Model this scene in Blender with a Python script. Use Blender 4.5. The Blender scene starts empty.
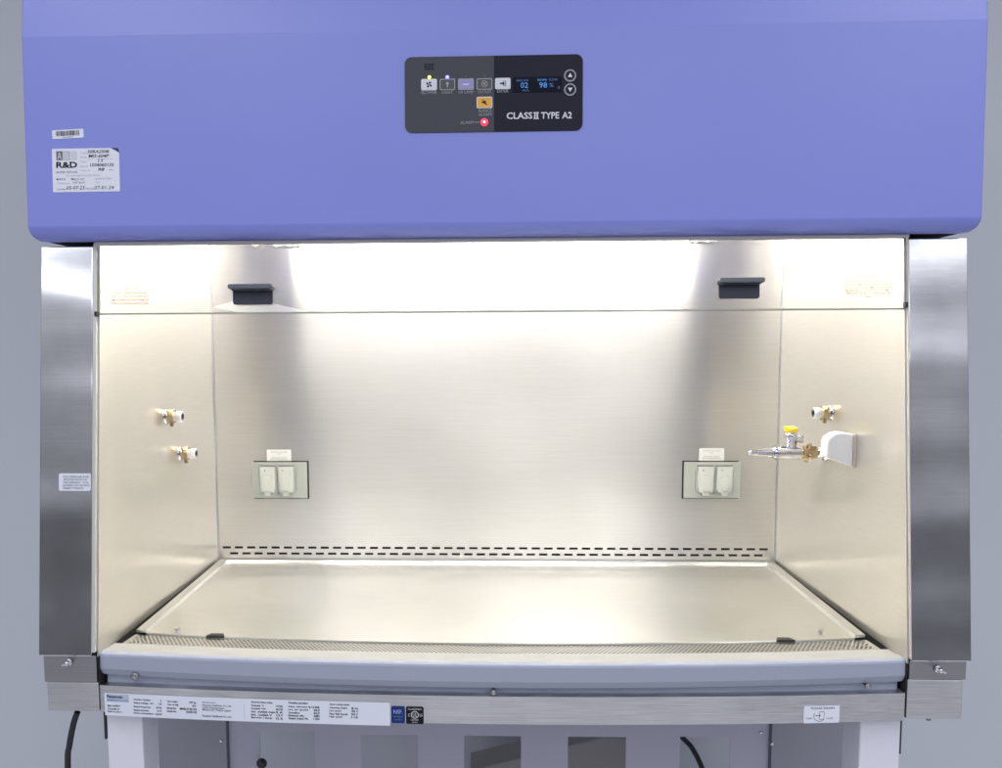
import bpy, math, random
from mathutils import Vector, Matrix
random.seed(7)
SC = bpy.context.scene
COL = SC.collection
PI = math.pi

# ------------------------------------------------------------------ camera (solved from the photograph)
CAM = Vector((-.00972, -1.23881, .4694))
YAW, PITCH, ROLL, FPX, PU, PV = -.03677, -.08729, -.00502, 844.47006, 501 - 43.13362, 384 + 35.36067
_f = Vector((math.sin(YAW) * math.cos(PITCH), math.cos(YAW) * math.cos(PITCH), math.sin(PITCH)))
_r = Vector((math.cos(YAW), -math.sin(YAW), 0))
_u = _r.cross(_f)
CR = _r * math.cos(ROLL) + _u * math.sin(ROLL)
CU = -_r * math.sin(ROLL) + _u * math.cos(ROLL)
CF = _f
SLOPE, DEPTH, HW = .10081, .58269, .61      # slope of the front, depth of back wall, half inner width

def on_plane(u, v, n, d):
    r = CF + CR * ((u - PU) / FPX) - CU * ((v - PV) / FPX)
    n = Vector(n)
    return CAM + r * ((d - n.dot(CAM)) / n.dot(r))

cd = bpy.data.cameras.new('camera')
cam = bpy.data.objects.new('camera', cd)
COL.objects.link(cam)
M = Matrix.Identity(4)
for i in range(3):
    M[i][0], M[i][1], M[i][2], M[i][3] = CR[i], CU[i], -CF[i], CAM[i]
cam.matrix_world = M
cd.sensor_width = 36
cd.lens = FPX / 1002 * 36
cd.shift_x = 43.13362 / 1002
cd.shift_y = 35.36067 / 1002
cd.clip_start = .05
cd.clip_end = 100
SC.camera = cam

# ------------------------------------------------------------------ materials
def mat(name, col, rough=.5, metal=0., emit=None, estr=0., noise=0., nscale=60, bump=0., bscale=(300, 300, 300), coat=0., spec=.5):
    m = bpy.data.materials.new(name)
    m.use_nodes = True
    nt = m.node_tree
    p = nt.nodes['Principled BSDF']
    p.inputs['Base Color'].default_value = (*col, 1)
    p.inputs['Roughness'].default_value = rough
    p.inputs['Metallic'].default_value = metal
    p.inputs['Coat Weight'].default_value = coat
    p.inputs['Specular IOR Level'].default_value = spec
    if emit:
        p.inputs['Emission Color'].default_value = (*emit, 1)
        p.inputs['Emission Strength'].default_value = estr
    tc = nt.nodes.new('ShaderNodeTexCoord')
    if noise:
        n = nt.nodes.new('ShaderNodeTexNoise')
        n.inputs['Scale'].default_value = nscale
        n.inputs['Detail'].default_value = 6
        nt.links.new(tc.outputs['Object'], n.inputs['Vector'])
        mx = nt.nodes.new('ShaderNodeMix')
        mx.data_type = 'RGBA'
        mx.inputs['A'].default_value = (*[c * (1 - noise) for c in col], 1)
        mx.inputs['B'].default_value = (*[min(1, c * (1 + noise)) for c in col], 1)
        nt.links.new(n.outputs['Fac'], mx.inputs['Factor'])
        nt.links.new(mx.outputs['Result'], p.inputs['Base Color'])
    if bump:
        mp = nt.nodes.new('ShaderNodeMapping')
        mp.inputs['Scale'].default_value = bscale
        nt.links.new(tc.outputs['Object'], mp.inputs['Vector'])
        n2 = nt.nodes.new('ShaderNodeTexNoise')
        n2.inputs['Scale'].default_value = 1
        n2.inputs['Detail'].default_value = 3
        nt.links.new(mp.outputs['Vector'], n2.inputs['Vector'])
        b = nt.nodes.new('ShaderNodeBump')
        b.inputs['Strength'].default_value = bump
        b.inputs['Distance'].default_value = .001
        nt.links.new(n2.outputs['Fac'], b.inputs['Height'])
        nt.links.new(b.outputs['Normal'], p.inputs['Normal'])
    return m

def steel(name, col, r1, r2, mix, aniso, tangent, brush, bstr, wave=None, wstr=0., vary=.12, q_aniso=None, rv=.15, gw=1.):
    """brushed stainless steel: two metal lobes, stretched grain, slow waviness of the sheet"""
    m = bpy.data.materials.new(name)
    m.use_nodes = True
    nt = m.node_tree
    L = nt.links.new
    N = nt.nodes.new
    p = nt.nodes['Principled BSDF']
    out = nt.nodes['Material Output']
    q = N('ShaderNodeBsdfPrincipled')
    ms = N('ShaderNodeMixShader')
    ms.inputs[0].default_value = mix
    L(p.outputs[0], ms.inputs[1]); L(q.outputs[0], ms.inputs[2]); L(ms.outputs[0], out.inputs['Surface'])
    tc = N('ShaderNodeTexCoord')
    mp = N('ShaderNodeMapping'); mp.inputs['Scale'].default_value = brush
    L(tc.outputs['Object'], mp.inputs['Vector'])
    gr = N('ShaderNodeTexNoise'); gr.inputs['Scale'].default_value = 1; gr.inputs['Detail'].default_value = 4
    L(mp.outputs['Vector'], gr.inputs['Vector'])
    bl = N('ShaderNodeTexNoise'); bl.inputs['Scale'].default_value = 5; bl.inputs['Detail'].default_value = 5
    L(tc.outputs['Object'], bl.inputs['Vector'])
    av = N('ShaderNodeMath'); av.operation = 'MULTIPLY_ADD'; av.inputs[1].default_value = gw
    L(gr.outputs['Fac'], av.inputs[0]); L(bl.outputs['Fac'], av.inputs[2])
    mr = N('ShaderNodeMapRange')
    mr.inputs['From Min'].default_value = .30 + .3 * gw; mr.inputs['From Max'].default_value = .70 + .7 * gw
    L(av.outputs[0], mr.inputs['Value'])
    mx = N('ShaderNodeMix'); mx.data_type = 'RGBA'
    mx.inputs['A'].default_value = (*[c * (1 - vary) for c in col], 1)
    mx.inputs['B'].default_value = (*[min(1, c * (1 + vary * .6)) for c in col], 1)
    L(mr.outputs[0], mx.inputs['Factor'])
    tv = N('ShaderNodeCombineXYZ')
    for i in range(3): tv.inputs[i].default_value = tangent[i]
    b = N('ShaderNodeBump'); b.inputs['Strength'].default_value = bstr; b.inputs['Distance'].default_value = .0006
    L(gr.outputs['Fac'], b.inputs['Height'])
    nrm = b
    if wave:
        mp2 = N('ShaderNodeMapping'); mp2.inputs['Scale'].default_value = wave
        L(tc.outputs['Object'], mp2.inputs['Vector'])
        wv = N('ShaderNodeTexNoise'); wv.inputs['Scale'].default_value = 1; wv.inputs['Detail'].default_value = 1
        L(mp2.outputs['Vector'], wv.inputs['Vector'])
        b2 = N('ShaderNodeBump'); b2.inputs['Strength'].default_value = wstr; b2.inputs['Distance'].default_value = .01
        L(wv.outputs['Fac'], b2.inputs['Height']); L(b.outputs['Normal'], b2.inputs['Normal'])
        nrm = b2
    for s, r in ((p, r1), (q, r2)):
        s.inputs['Metallic'].default_value = 1
        s.inputs['Anisotropic'].default_value = aniso if s is p else (aniso * .5 if q_aniso is None else q_aniso)
        L(tv.outputs[0], s.inputs['Tangent'])
        L(mx.outputs['Result'], s.inputs['Base Color'])
        L(nrm.outputs['Normal'], s.inputs['Normal'])
        rr = N('ShaderNodeMapRange')
        rv_ = rv if s is p else .15
        rr.inputs['To Min'].default_value = r * (1 - rv_); rr.inputs['To Max'].default_value = r * (1 + rv_)
        L(bl.outputs['Fac'], rr.inputs['Value'])
        L(rr.outputs[0], s.inputs['Roughness'])
    return m

BLUE = mat('blue_paint', (.200, .234, .63), .40, bump=.08, bscale=(700, 700, 700), noise=.04, nscale=2.5)
CREAM = (.81, .79, .75)
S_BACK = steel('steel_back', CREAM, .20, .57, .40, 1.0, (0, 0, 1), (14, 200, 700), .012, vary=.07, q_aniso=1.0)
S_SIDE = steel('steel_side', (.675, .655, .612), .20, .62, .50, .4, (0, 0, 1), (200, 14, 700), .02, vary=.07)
S_TRAY = steel('steel_tray', (.76, .745, .70), .15, .50, .32, .1, (0, 1, 0), (14, 700, 200), .02, vary=.09)
S_POST = steel('steel_post', (.72, .73, .76), .13, .36, .20, .0, (0, 0, 1), (12, 500, 700), .015, (1.6, 1.2, 6), 1.0, vary=.30, rv=.5, gw=.22)
S_LOW = steel('steel_low', (.58, .58, .60), .34, .42, .35, .85, (0, 0, 1), (12, 300, 900), .03, (6, 3, 1), .8, vary=.38, rv=.14)
S_DULL = steel('steel_dull', (.33, .33, .34), .30, .5, .5, .3, (0, 0, 1), (8, 300, 600), .10)
S_TRIM = mat('pale_trim', (.62, .60, .58), .4, metal=.3)
CHROME = mat('chrome', (.60, .60, .64), .10, 1)
BRASS = mat('brass', (.58, .45, .27), .25, 1)
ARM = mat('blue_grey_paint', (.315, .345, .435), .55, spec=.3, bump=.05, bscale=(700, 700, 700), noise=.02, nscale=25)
LIPM = mat('pale_lip_lamplit', (.34, .34, .335), .6, spec=.25, noise=.03, nscale=30)  # pale arm rest top, the lamp's warm light put into its colour
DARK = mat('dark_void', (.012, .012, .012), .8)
BLACKP = mat('black_plastic', (.018, .019, .024), .35)
HANDLE = mat('handle_plastic', (.040, .044, .066), .45, spec=.3)
HANDLE_L = mat('handle_lip', (.10, .11, .135), .4)
PANEL_G = mat('panel_grey', (.060, .064, .080), .45, noise=.06, nscale=200, spec=.15)
PANEL_D = mat('panel_navy', (.013, .014, .027), .4, spec=.12)
WHITE_INK = mat('white_ink', (.62, .63, .68), .5)
GREY_INK = mat('grey_ink', (.30, .31, .34), .5)
DIM_INK = mat('dim_ink', (.16, .165, .18), .5)
BLACK_INK = mat('black_ink', (.010, .010, .016), .6, spec=.12)
SOFT_INK = mat('soft_ink', (.15, .155, .18), .6, spec=.15)
PALE_INK = mat('pale_ink', (.42, .43, .48), .6)
RED_INK = mat('red_ink', (.50, .15, .055), .6)
PINK_INK = mat('pink_ink', (.45, .17, .08), .6)
TEAL_INK = mat('teal_ink', (.10, .26, .42), .6)
PAPER = mat('paper', (.68, .70, .79), .5, noise=.04, nscale=40)
PAPER_W = mat('white_label', (.62, .62, .60), .6, spec=.2)
FILM = mat('label_film', (.66, .68, .78), .38, noise=.03, nscale=15)
BTN_W = mat('button_white', (.60, .62, .70), .45)
BTN_L = mat('button_lavender', (.26, .25, .50), .45)
BTN_A = mat('button_amber', (.72, .36, .035), .45)
LED_Y = mat('led_yellow', (.8, .8, .1), .3, emit=(.85, 1, .12), estr=1.3)
LED_B = mat('led_blue', (.2, .2, .9), .3, emit=(.28, .22, 1), estr=1.6)
LED_R = mat('led_red', (.8, .05, .1), .3, emit=(1, .03, .09), estr=1.0)
LED_HOT = mat('led_core', (1, 1, 1), .3, emit=(1, .75, .78), estr=1.1)
LCD = mat('display_glow', (.02, .1, .3), .3, emit=(.03, .30, .85), estr=.6)
LCD_D = mat('display_dim', (.01, .05, .15), .3, emit=(.01, .13, .42), estr=.6)
LCD_BG = mat('display_glass', (.006, .007, .016), .5, spec=.08)
PLATE_G = mat('outlet_grey', (.40, .425, .38), .45, metal=.25)
COVER_G = mat('outlet_cover', (.50, .52, .48), .38)
WHITE_P = mat('white_plastic', (.74, .74, .74), .38)
YELLOW_P = mat('yellow_plastic', (.85, .62, .05), .4)
TAN = mat('tan_gasket', (.50, .44, .39), .6)
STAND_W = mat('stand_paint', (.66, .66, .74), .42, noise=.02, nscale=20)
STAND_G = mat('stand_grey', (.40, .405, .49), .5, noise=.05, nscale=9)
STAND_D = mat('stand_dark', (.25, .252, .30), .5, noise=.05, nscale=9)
BROWN = mat('dark_box_grey', (.34, .33, .33), .6, noise=.08, nscale=12)
RUBBER = mat('cord_rubber', (.012, .013, .016), .45)
NAVY = mat('emblem_blue', (.010, .030, .15), .5, spec=.2)
WALLM = mat('wall_paint', (.55, .575, .635), .75, noise=.035, nscale=2.2, bump=.12, bscale=(350, 350, 350))
FLOORM = mat('floor_vinyl', (.62, .62, .64), .45, noise=.45, nscale=1.1)
TUBE = mat('lamp_tube', (1, 1, 1), .3, emit=(1, .962, .85), estr=57)
GLASS_EDGE = mat('glass_edge', (.26, .29, .24), .15)

GLASS = bpy.data.materials.new('clear_glass')
GLASS.use_nodes = True
nt = GLASS.node_tree
nt.nodes.clear()
o_ = nt.nodes.new('ShaderNodeOutputMaterial'); t_ = nt.nodes.new('ShaderNodeBsdfTransparent'); g_ = nt.nodes.new('ShaderNodeBsdfGlossy')
x_ = nt.nodes.new('ShaderNodeMixShader'); fr = nt.nodes.new('ShaderNodeFresnel')
fr.inputs['IOR'].default_value = 1.5
t_.inputs['Color'].default_value = (.99, .995, .985, 1)
g_.inputs['Roughness'].default_value = .0
nt.links.new(fr.outputs[0], x_.inputs[0]); nt.links.new(t_.outputs[0], x_.inputs[1]); nt.links.new(g_.outputs[0], x_.inputs[2]); nt.links.new(x_.outputs[0], o_.inputs['Surface'])

# ------------------------------------------------------------------ mesh builder
_tx = {}
def text_mesh(s, shear=0., bold=0.):
    k = (s, shear, bold)
    if k not in _tx:
        c = bpy.data.curves.new('lettering', 'FONT')
        c.body = s; c.size = 1; c.resolution_u = 2; c.shear = shear; c.offset = bold
        o = bpy.data.objects.new('lettering', c)
        COL.objects.link(o)
        dg = bpy.context.evaluated_depsgraph_get()
        dg.update()
        me = bpy.data.meshes.new_from_object(o.evaluated_get(dg))
        vs = [(v.co.x, v.co.y) for v in me.vertices]
        fs = [tuple(p.vertices) for p in me.polygons]
        bpy.data.objects.remove(o); bpy.data.curves.remove(c); bpy.data.meshes.remove(me)
        _tx[k] = (vs, fs)
    return _tx[k]

class MB:
    def __init__(self, xf=None):
        self.v, self.f, self.m, self.mats = [], [], [], []
        self.xf = xf or (lambda a, b, c: (a, b, c))
        self.smooth = set()
    def mi(self, m):
        if m not in self.mats: self.mats.append(m)
        return self.mats.index(m)
    def add(self, vs, fs, m, xf=None, smooth=False):
        xf = xf or self.xf
        b = len(self.v)
        self.v += [tuple(xf(*p)) for p in vs]
        k = self.mi(m)
        for q in fs:
            if smooth: self.smooth.add(len(self.f))
            self.f.append(tuple(b + i for i in q)); self.m.append(k)
    def box(self, x0, x1, y0, y1, z0, z1, m, xf=None):
        vs = [(x, y, z) for x in (x0, x1) for y in (y0, y1) for z in (z0, z1)]
        self.add(vs, [(0, 1, 3, 2), (4, 6, 7, 5), (0, 4, 5, 1), (2, 3, 7, 6), (0, 2, 6, 4), (1, 5, 7, 3)], m, xf)
    def prism(self, pts, z0, z1, m, xf=None, smooth=False):
        """2-D outline (x, y) extruded along local z"""
        n = len(pts)
        vs = [(x, y, z0) for x, y in pts] + [(x, y, z1) for x, y in pts]
        self.add(vs, [tuple(range(n))[::-1], tuple(range(n, 2 * n))], m, xf)
        self.add(vs, [(i, (i + 1) % n, n + (i + 1) % n, n + i) for i in range(n)], m, xf, smooth)
    def rrect(self, x0, x1, y0, y1, r, z0, z1, m, xf=None, n=5):
        pts = []
        for cx, cy, a in ((x1 - r, y1 - r, 0), (x0 + r, y1 - r, PI / 2), (x0 + r, y0 + r, PI), (x1 - r, y0 + r, 1.5 * PI)):
            for i in range(n + 1):
                t = a + PI / 2 * i / n
                pts.append((cx + r * math.cos(t), cy + r * math.sin(t)))
        self.prism(pts, z0, z1, m, xf)
    def disc(self, cx, cy, r, z0, z1, m, xf=None, n=20):
        self.prism([(cx + r * math.cos(2 * PI * i / n), cy + r * math.sin(2 * PI * i / n)) for i in range(n)], z0, z1, m, xf)
    def ring(self, cx, cy, r0, r1, z, m, xf=None, n=24, a0=0, a1=2 * PI):
        vs = []
        for i in range(n + 1):
            a = a0 + (a1 - a0) * i / n
            vs += [(cx + r0 * math.cos(a), cy + r0 * math.sin(a), z), (cx + r1 * math.cos(a), cy + r1 * math.sin(a), z)]
        self.add(vs, [(2 * i, 2 * i + 1, 2 * i + 3, 2 * i + 2) for i in range(n)], m, xf)
    def flat(self, pts, z, m, xf=None):
        self.add([(x, y, z) for x, y in pts], [tuple(range(len(pts)))], m, xf)
    def rect(self, x0, x1, y0, y1, z, m, xf=None, seg=1):
        for i in range(seg):
            a = x0 + (x1 - x0) * i / seg; b = x0 + (x1 - x0) * (i + 1) / seg
            self.flat([(a, y0), (b, y0), (b, y1), (a, y1)], z, m, xf)
    def text(self, s, x0, x1, y0, y1, z, m, xf=None, shear=0., bold=0., keep=False):
        """lettering fitted to the box; keep=True keeps its natural width from the left edge"""
        vs, fs = text_mesh(s, shear, bold)
        if not vs: return
        ax = min(v[0] for v in vs); bx = max(v[0] for v in vs); ay = min(v[1] for v in vs); by = max(v[1] for v in vs)
        sy = (y1 - y0) / max(by - ay, .01); sx = sy if keep else (x1 - x0) / max(bx - ax, .01)
        self.add([(x0 + (a - ax) * sx, y0 + (b - ay) * sy, z) for a, b in vs], fs, m, xf)
    def lathe(self, p, d, prof, m, n=20, xf=None):
        """prof: (distance along d, radius)"""
        p = Vector(p); d = Vector(d).normalized()
        e = d.orthogonal().normalized(); g = d.cross(e)
        vs, fs = [], []
        for t, r in prof:
            for i in range(n):
                a = 2 * PI * i / n
                vs.append(tuple(p + d * t + (e * math.cos(a) + g * math.sin(a)) * r))
        for k in range(len(prof) - 1):
            for i in range(n):
                j = (i + 1) % n
                fs.append((k * n + i, k * n + j, (k + 1) * n + j, (k + 1) * n + i))
        self.add(vs, fs, m, xf, n > 8)
        self.add(vs[:n], [tuple(range(n))[::-1]], m, xf)
        self.add(vs[-n:], [tuple(range(n))], m, xf)
    def tube(self, pts, r, m, n=12):
        pts = [Vector(p) for p in pts]
        fine = []
        for i in range(len(pts) - 1):                       # Catmull-Rom
            p0 = pts[max(i - 1, 0)]; p1 = pts[i]; p2 = pts[i + 1]; p3 = pts[min(i + 2, len(pts) - 1)]
            for k in range(8):
                t = k / 8
                fine.append(.5 * ((2 * p1) + (p2 - p0) * t + (2 * p0 - 5 * p1 + 4 * p2 - p3) * t * t + (3 * p1 - p0 - 3 * p2 + p3) * t ** 3))
        fine.append(pts[-1])
        vs, fs = [], []
        for i, p in enumerate(fine):
            d = (fine[min(i + 1, len(fine) - 1)] - fine[max(i - 1, 0)]).normalized()
            e = d.cross(Vector((0, 1, 0.01))).normalized(); g = d.cross(e)
            vs += [tuple(p + (e * math.cos(2 * PI * k / n) + g * math.sin(2 * PI * k / n)) * r) for k in range(n)]
        for i in range(len(fine) - 1):
            for k in range(n):
                j = (k + 1) % n
                fs.append((i * n + k, i * n + j, (i + 1) * n + j, (i + 1) * n + k))
        self.add(vs, fs, m, None, True)
    def build(self, name, parent=None, label=None, bevel=0., seg=2, normals=True):
        me = bpy.data.meshes.new(name)
        me.from_pydata(self.v, [], self.f)
        for m in self.mats: me.materials.append(m)
        for i, p in enumerate(me.polygons):
            p.material_index = self.m[i]; p.use_smooth = i in self.smooth
        me.update()
        if normals:
            import bmesh
            bm = bmesh.new(); bm.from_mesh(me)
            if bevel: bmesh.ops.remove_doubles(bm, verts=bm.verts, dist=1e-6)
            bmesh.ops.recalc_face_normals(bm, faces=bm.faces)
            bm.to_mesh(me); bm.free()
        o = bpy.data.objects.new(name, me)
        COL.objects.link(o)
        if parent is not None:
            o.parent = parent
            base = parent
            off = Vector((0, 0, 0))
            while base is not None:
                off += base.location; base = base.parent
            o.matrix_parent_inverse = Matrix.Identity(4)
            o.location = -off
        if label: o['label'] = label
        if bevel:
            b = o.modifiers.new('edge', 'BEVEL')
            b.width = bevel; b.segments = seg; b.limit_method = 'ANGLE'; b.angle_limit = math.radians(35)
            b.harden_normals = False
        return o

def empty(name, loc, label, cat, kind=None, group=None):
    o = bpy.data.objects.new(name, None)
    o.location = loc; o.empty_display_size = .1
    COL.objects.link(o)
    o['label'] = label; o['category'] = cat
    if kind: o['kind'] = kind
    if group: o['group'] = group
    return o

# surface frames: local (a, b) on the surface, c = height off it
HY0, HZ0, HTILT = .025, .642, (.034 - .025) / (.928 - .642)
_hn = math.sqrt(1 + HTILT * HTILT)
def hood_xf(a, b, c): return (a, HY0 + b * HTILT / _hn - c / _hn, HZ0 + b / _hn + c * HTILT / _hn)
def hood_px(u, v):
    p = on_plane(u, v, (0, 1, -HTILT), HY0 - HTILT * HZ0)
    return p.x, (p.z - HZ0) * _hn
_sn = math.sqrt(1 + SLOPE * SLOPE)
def slope_frame(off):
    def xf(a, b, c): return (a, off + b * SLOPE / _sn - c / _sn, b / _sn + c * SLOPE / _sn)
    def px(u, v):
        p = on_plane(u, v, (0, 1, -SLOPE), off)
        return p.x, p.z * _sn
    return xf, px
post_xf, post_px = slope_frame(-.004)
sash_xf, sash_px = slope_frame(.004)
def back_xf(a, b, c): return (a, DEPTH - c, b)
def back_px(u, v):
    p = on_plane(u, v, (0, 1, 0), DEPTH)
    return p.x, p.z
def low_y(x): return -.025 + .027 * (x / .605) ** 2
def low_xf(a, b, c): return (a, low_y(a) - c, b)
def low_px(u, v):
    y = -.01
    for _ in range(5):
        p = on_plane(u, v, (0, 1, 0), y); y = low_y(p.x)
    return p.x, p.z
def boxpx(px, u0, v0, u1, v1):
    a = px(u0, (v0 + v1) / 2); b = px(u1, (v0 + v1) / 2); c = px((u0 + u1) / 2, v0); d = px((u0 + u1) / 2, v1)
    return a[0], b[0], d[1], c[1]

# ------------------------------------------------------------------ the cabinet
CAB = empty('biosafety_cabinet', (0, .28, -.11), 'blue hooded stainless steel biosafety cabinet with its work chamber lamp lit', 'biosafety cabinet')

# --- hood: front skin with rounded lower edge, crease, sloping upper face, cheeks behind
b = MB()
HX = .702
prof = [(.034, .928), (.025, .6505)]
r = .020
for i in range(1, 8):
    t = PI / 2 * i / 7
    prof.append((.025 + r - r * math.cos(t) * 1.0, .6505 - r * math.sin(t)))
prof += [(.0585, .6305), (.0585, .775), (.60, .775), (.60, 1.12), (.056, 1.12)]
n = len(prof)
# ends are drawn in where the lower corners round off
def hood_x(z):
    z0 = .6555
    if z >= z0: return HX
    t = min(1, (z0 - z) / .025)
    return HX - .010 * (1 - math.sqrt(max(0, 1 - t * t)))
vs = [(-hood_x(z), y, z) for y, z in prof] + [(hood_x(z), y, z) for y, z in prof]
b.add(vs, [(i, (i + 1) % n, n + (i + 1) % n, n + i) for i in range(n) if 1 <= i <= 8], BLUE, None, True)
b.add(vs, [(i, (i + 1) % n, n + (i + 1) % n, n + i) for i in range(n) if not 1 <= i <= 8], BLUE)
b.add(vs, [tuple(range(n))[::-1], tuple(range(n, 2 * n))], BLUE)
for s in (-1, 1):
    x0, x1 = sorted((s * .626, s * .690))
    b.box(x0, x1, .0590, .60, .6310, .7745, DARK)
hood = b.build('hood', CAB, bevel=.0025, seg=2)

b = MB()                                                        # pale lip under the hood, in front of the window
b.box(-.6115, .6105, .0470, .0585, .6243, .6303, mat('pale_lip', (.42, .41, .44), .5))
b.build('hood_lip', CAB, bevel=.0015)
# --- control panel on the hood
x0, x1, z0, z1 = boxpx(hood_px, 405, 56, 582.6, 131.8)
b = MB(hood_xf)
xs = hood_px(494, 93)[0]
def rr(x0, x1, y0, y1, rl, rr_, n=6):
    pts = []
    for cx, cy, a, r in ((x1 - rr_, y1 - rr_, 0, rr_), (x0 + rl, y1 - rl, PI / 2, rl), (x0 + rl, y0 + rl, PI, rl), (x1 - rr_, y0 + rr_, 1.5 * PI, rr_)):
        for i in range(n + 1):
            t = a + PI / 2 * i / n
            pts.append((cx + r * math.cos(t), cy + r * math.sin(t)))
    return pts
b.prism(rr(x0, xs, z0, z1, .010, .0001), .0, .0016, PANEL_G)
b.prism(rr(xs, x1, z0, z1, .0001, .010), .0, .0016, PANEL_D)
PT = .0016
def ptext(mb, s, u0, v0, u1, v1, m, c=PT + .0003, **k):
    mb.text(s, *boxpx(hood_px, u0, v0, u1, v1), c, m, **k)
ptext(b, 'CLASS', 506.6, 112.6, 532.4, 119.3, WHITE_INK, bold=.02)
ptext(b, 'II', 534.2, 112.6, 538.0, 119.2, WHITE_INK, bold=.02)
for v_ in (112.5, 118.5):
    b.rect(*boxpx(hood_px, 533.4, v_, 538.8, v_ + .9), PT + .0004, WHITE_INK)
ptext(b, 'TYPE', 541, 112.4, 559, 119.0, WHITE_INK, bold=.02)
ptext(b, 'A2', 562, 112.2, 571.8, 118.8, WHITE_INK, bold=.02)
for i in range(3):                                             # sounder openings
    for j in range(3):
        X0, X1, Y0, Y1 = boxpx(hood_px, 424.6 + i * 3.3, 64 + j * 2.3, 427 + i * 3.3, 65.6 + j * 2.3)
        b.rect(X0, X1, Y0, Y1, PT + .0002, PANEL_D)
for s, u0, u1, v in (('BLOWER', 421.6, 437, 92.8), ('LIGHT', 442, 453, 92.6), ('UV LAMP', 458.6, 473.6, 92.4), ('OUTLET', 478, 491.4, 92.1)):
    ptext(b, s, u0, v - 1.5, u1, v + 1.5, GREY_INK)
ptext(b, 'ENTER', 497.2, 90.0, 508.4, 92.9, GREY_INK)
ptext(b, 'SILENCE', 478.4, 109.4, 491.6, 112.4, GREY_INK)
ptext(b, 'ALARM', 478.6, 113.4, 491.4, 116.2, GREY_INK)
ptext(b, 'ALARM', 460.4, 121.4, 473.6, 124.2, GREY_INK)
X0, X1, Y0, Y1 = boxpx(hood_px, 474.5, 122.3, 479.5, 122.9)
b.rect(X0, X1, Y0, Y1, PT + .0003, GREY_INK)
panel = b.build('control_panel', CAB, 'grey and navy control membrane with lit indicators and small display')

def button(u0, v0, u1, v1, frame, face, label, icon):
    q = MB(hood_xf)
    X0, X1, Y0, Y1 = boxpx(hood_px, u0, v0, u1, v1)
    q.rrect(X0, X1, Y0, Y1, .0022, PT, PT + .0009, frame)
    e = .0013
    q.rrect(X0 + e, X1 - e, Y0 + e, Y1 - e, .0016, PT + .0009, PT + .0012, face)
    icon(q, (X0 + X1) / 2, (Y0 + Y1) / 2, PT + .0014)
    return q.build('button', panel, label)
def fan(q, x, y, c):
    for k in range(4):
        a = PI / 4 + k * PI / 2
        pts = [(x, y)] + [(x + .0048 * math.cos(a + d) * (1 if abs(d) < .5 else .8), y + .0048 * math.sin(a + d) * (1 if abs(d) < .5 else .8)) for d in (-.1, .2, .5, .8)]
        q.flat(pts, c, BLACK_INK)
def bulb(q, x, y, c):
    q.disc(x, y + .0012, .0022, c, c + .0001, GREY_INK)
    q.rect(x - .0008, x + .0008, y - .0042, y - .0002, c, GREY_INK)
def slab(q, x, y, c): q.rect(x - .0045, x + .0045, y - .0012, y + .0004, c, WHITE_INK)
def sock(q, x, y, c):
    for s in (-1, 1):
        q.flat([(x - .0035, y - s * .003), (x - .0027, y - s * .0036), (x + .0035, y + s * .003), (x + .0027, y + s * .0036)], c + s * .00005, GREY_INK)
    q.ring(x, y, .0040, .0047, c, GREY_INK)
def arrow(q, x, y, c):
    q.flat([(x - .004, y - .001), (x, y - .001), (x, y - .003), (x + .003, y), (x, y + .003), (x, y + .001), (x - .004, y + .001)], c, BLACK_INK)
    q.rect(x + .0036, x + .0045, y - .0035, y + .0035, c, BLACK_INK)
    q.rect(x + .0005, x + .0036, y + .0029, y + .0036, c, BLACK_INK)
    q.rect(x + .0005, x + .0036, y - .0036, y - .0029, c, BLACK_INK)
def mute(q, x, y, c):
    q.flat([(x - .004, y - .001), (x - .001, y - .001), (x + .002, y - .0035), (x + .002, y + .0035), (x - .001, y + .001), (x - .004, y + .001)], c, BLACK_INK)
    q.flat([(x - .004, y + .0036), (x - .0032, y + .004), (x + .0045, y - .0033), (x + .0037, y - .0038)], c + .0001, BLACK_INK)
BTN_D = mat('button_dark', (.05, .05, .06), .4)
button(421.3, 79.4, 437, 90.9, WHITE_INK, BTN_W, 'white button with a dark fan symbol', fan)
button(439.8, 79.3, 455.2, 90.6, GREY_INK, BTN_D, 'dark button with a lamp symbol', bulb)
button(458.0, 79.0, 473.9, 90.4, GREY_INK, BTN_L, 'lavender button with a pale dash', slab)
button(476.6, 78.8, 492.3, 90.1, GREY_INK, BTN_D, 'dark button with a crossed socket symbol', sock)
button(495.0, 78.4, 510.5, 89.6, WHITE_INK, BTN_W, 'white button with a black arrow', arrow)
button(476.6, 97.2, 492.4, 108.6, WHITE_INK, BTN_A, 'amber button with a muted horn symbol', mute)
for (u, v, up) in ((570.0, 76.0, 1), (570.0, 90.0, -1)):
    q = MB(hood_xf)
    x, y = hood_px(u, v)
    q.disc(x, y, .0088, PT, PT + .0008, GREY_INK)
    q.disc(x, y, .0070, PT + .0008, PT + .0011, PANEL_G)
    q.disc(x, y, .0060, PT + .0011, PT + .0012, PANEL_D)
    q.flat([(x - .0034, y - up * .0024), (x + .0034, y - up * .0024), (x, y + up * .0036)], PT + .0014, WHITE_INK)
    q.build('button', panel, 'round button with an %s triangle' % ('upward' if up > 0 else 'downward'))
def led(u, v, r, glow, core, label):
    q = MB(hood_xf)
    x, y = hood_px(u, v)
    q.lathe((x, y, PT), (0, 0, 1), [(0, r), (.0010, r * .9), (.0016, r * .5), (.0017, .0001)], glow, 14)
    if core: q.lathe((x, y, PT + .0014), (0, 0, 1), [(0, r * .34), (.0006, r * .26), (.0008, .0001)], core, 12)
    q.build('indicator_light', panel, label)
led(429.4, 77.5, .0026, LED_Y, LED_HOT, 'lit yellow indicator')
led(447.4, 77.6, .0030, LED_B, LED_HOT, 'lit blue indicator')
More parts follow.
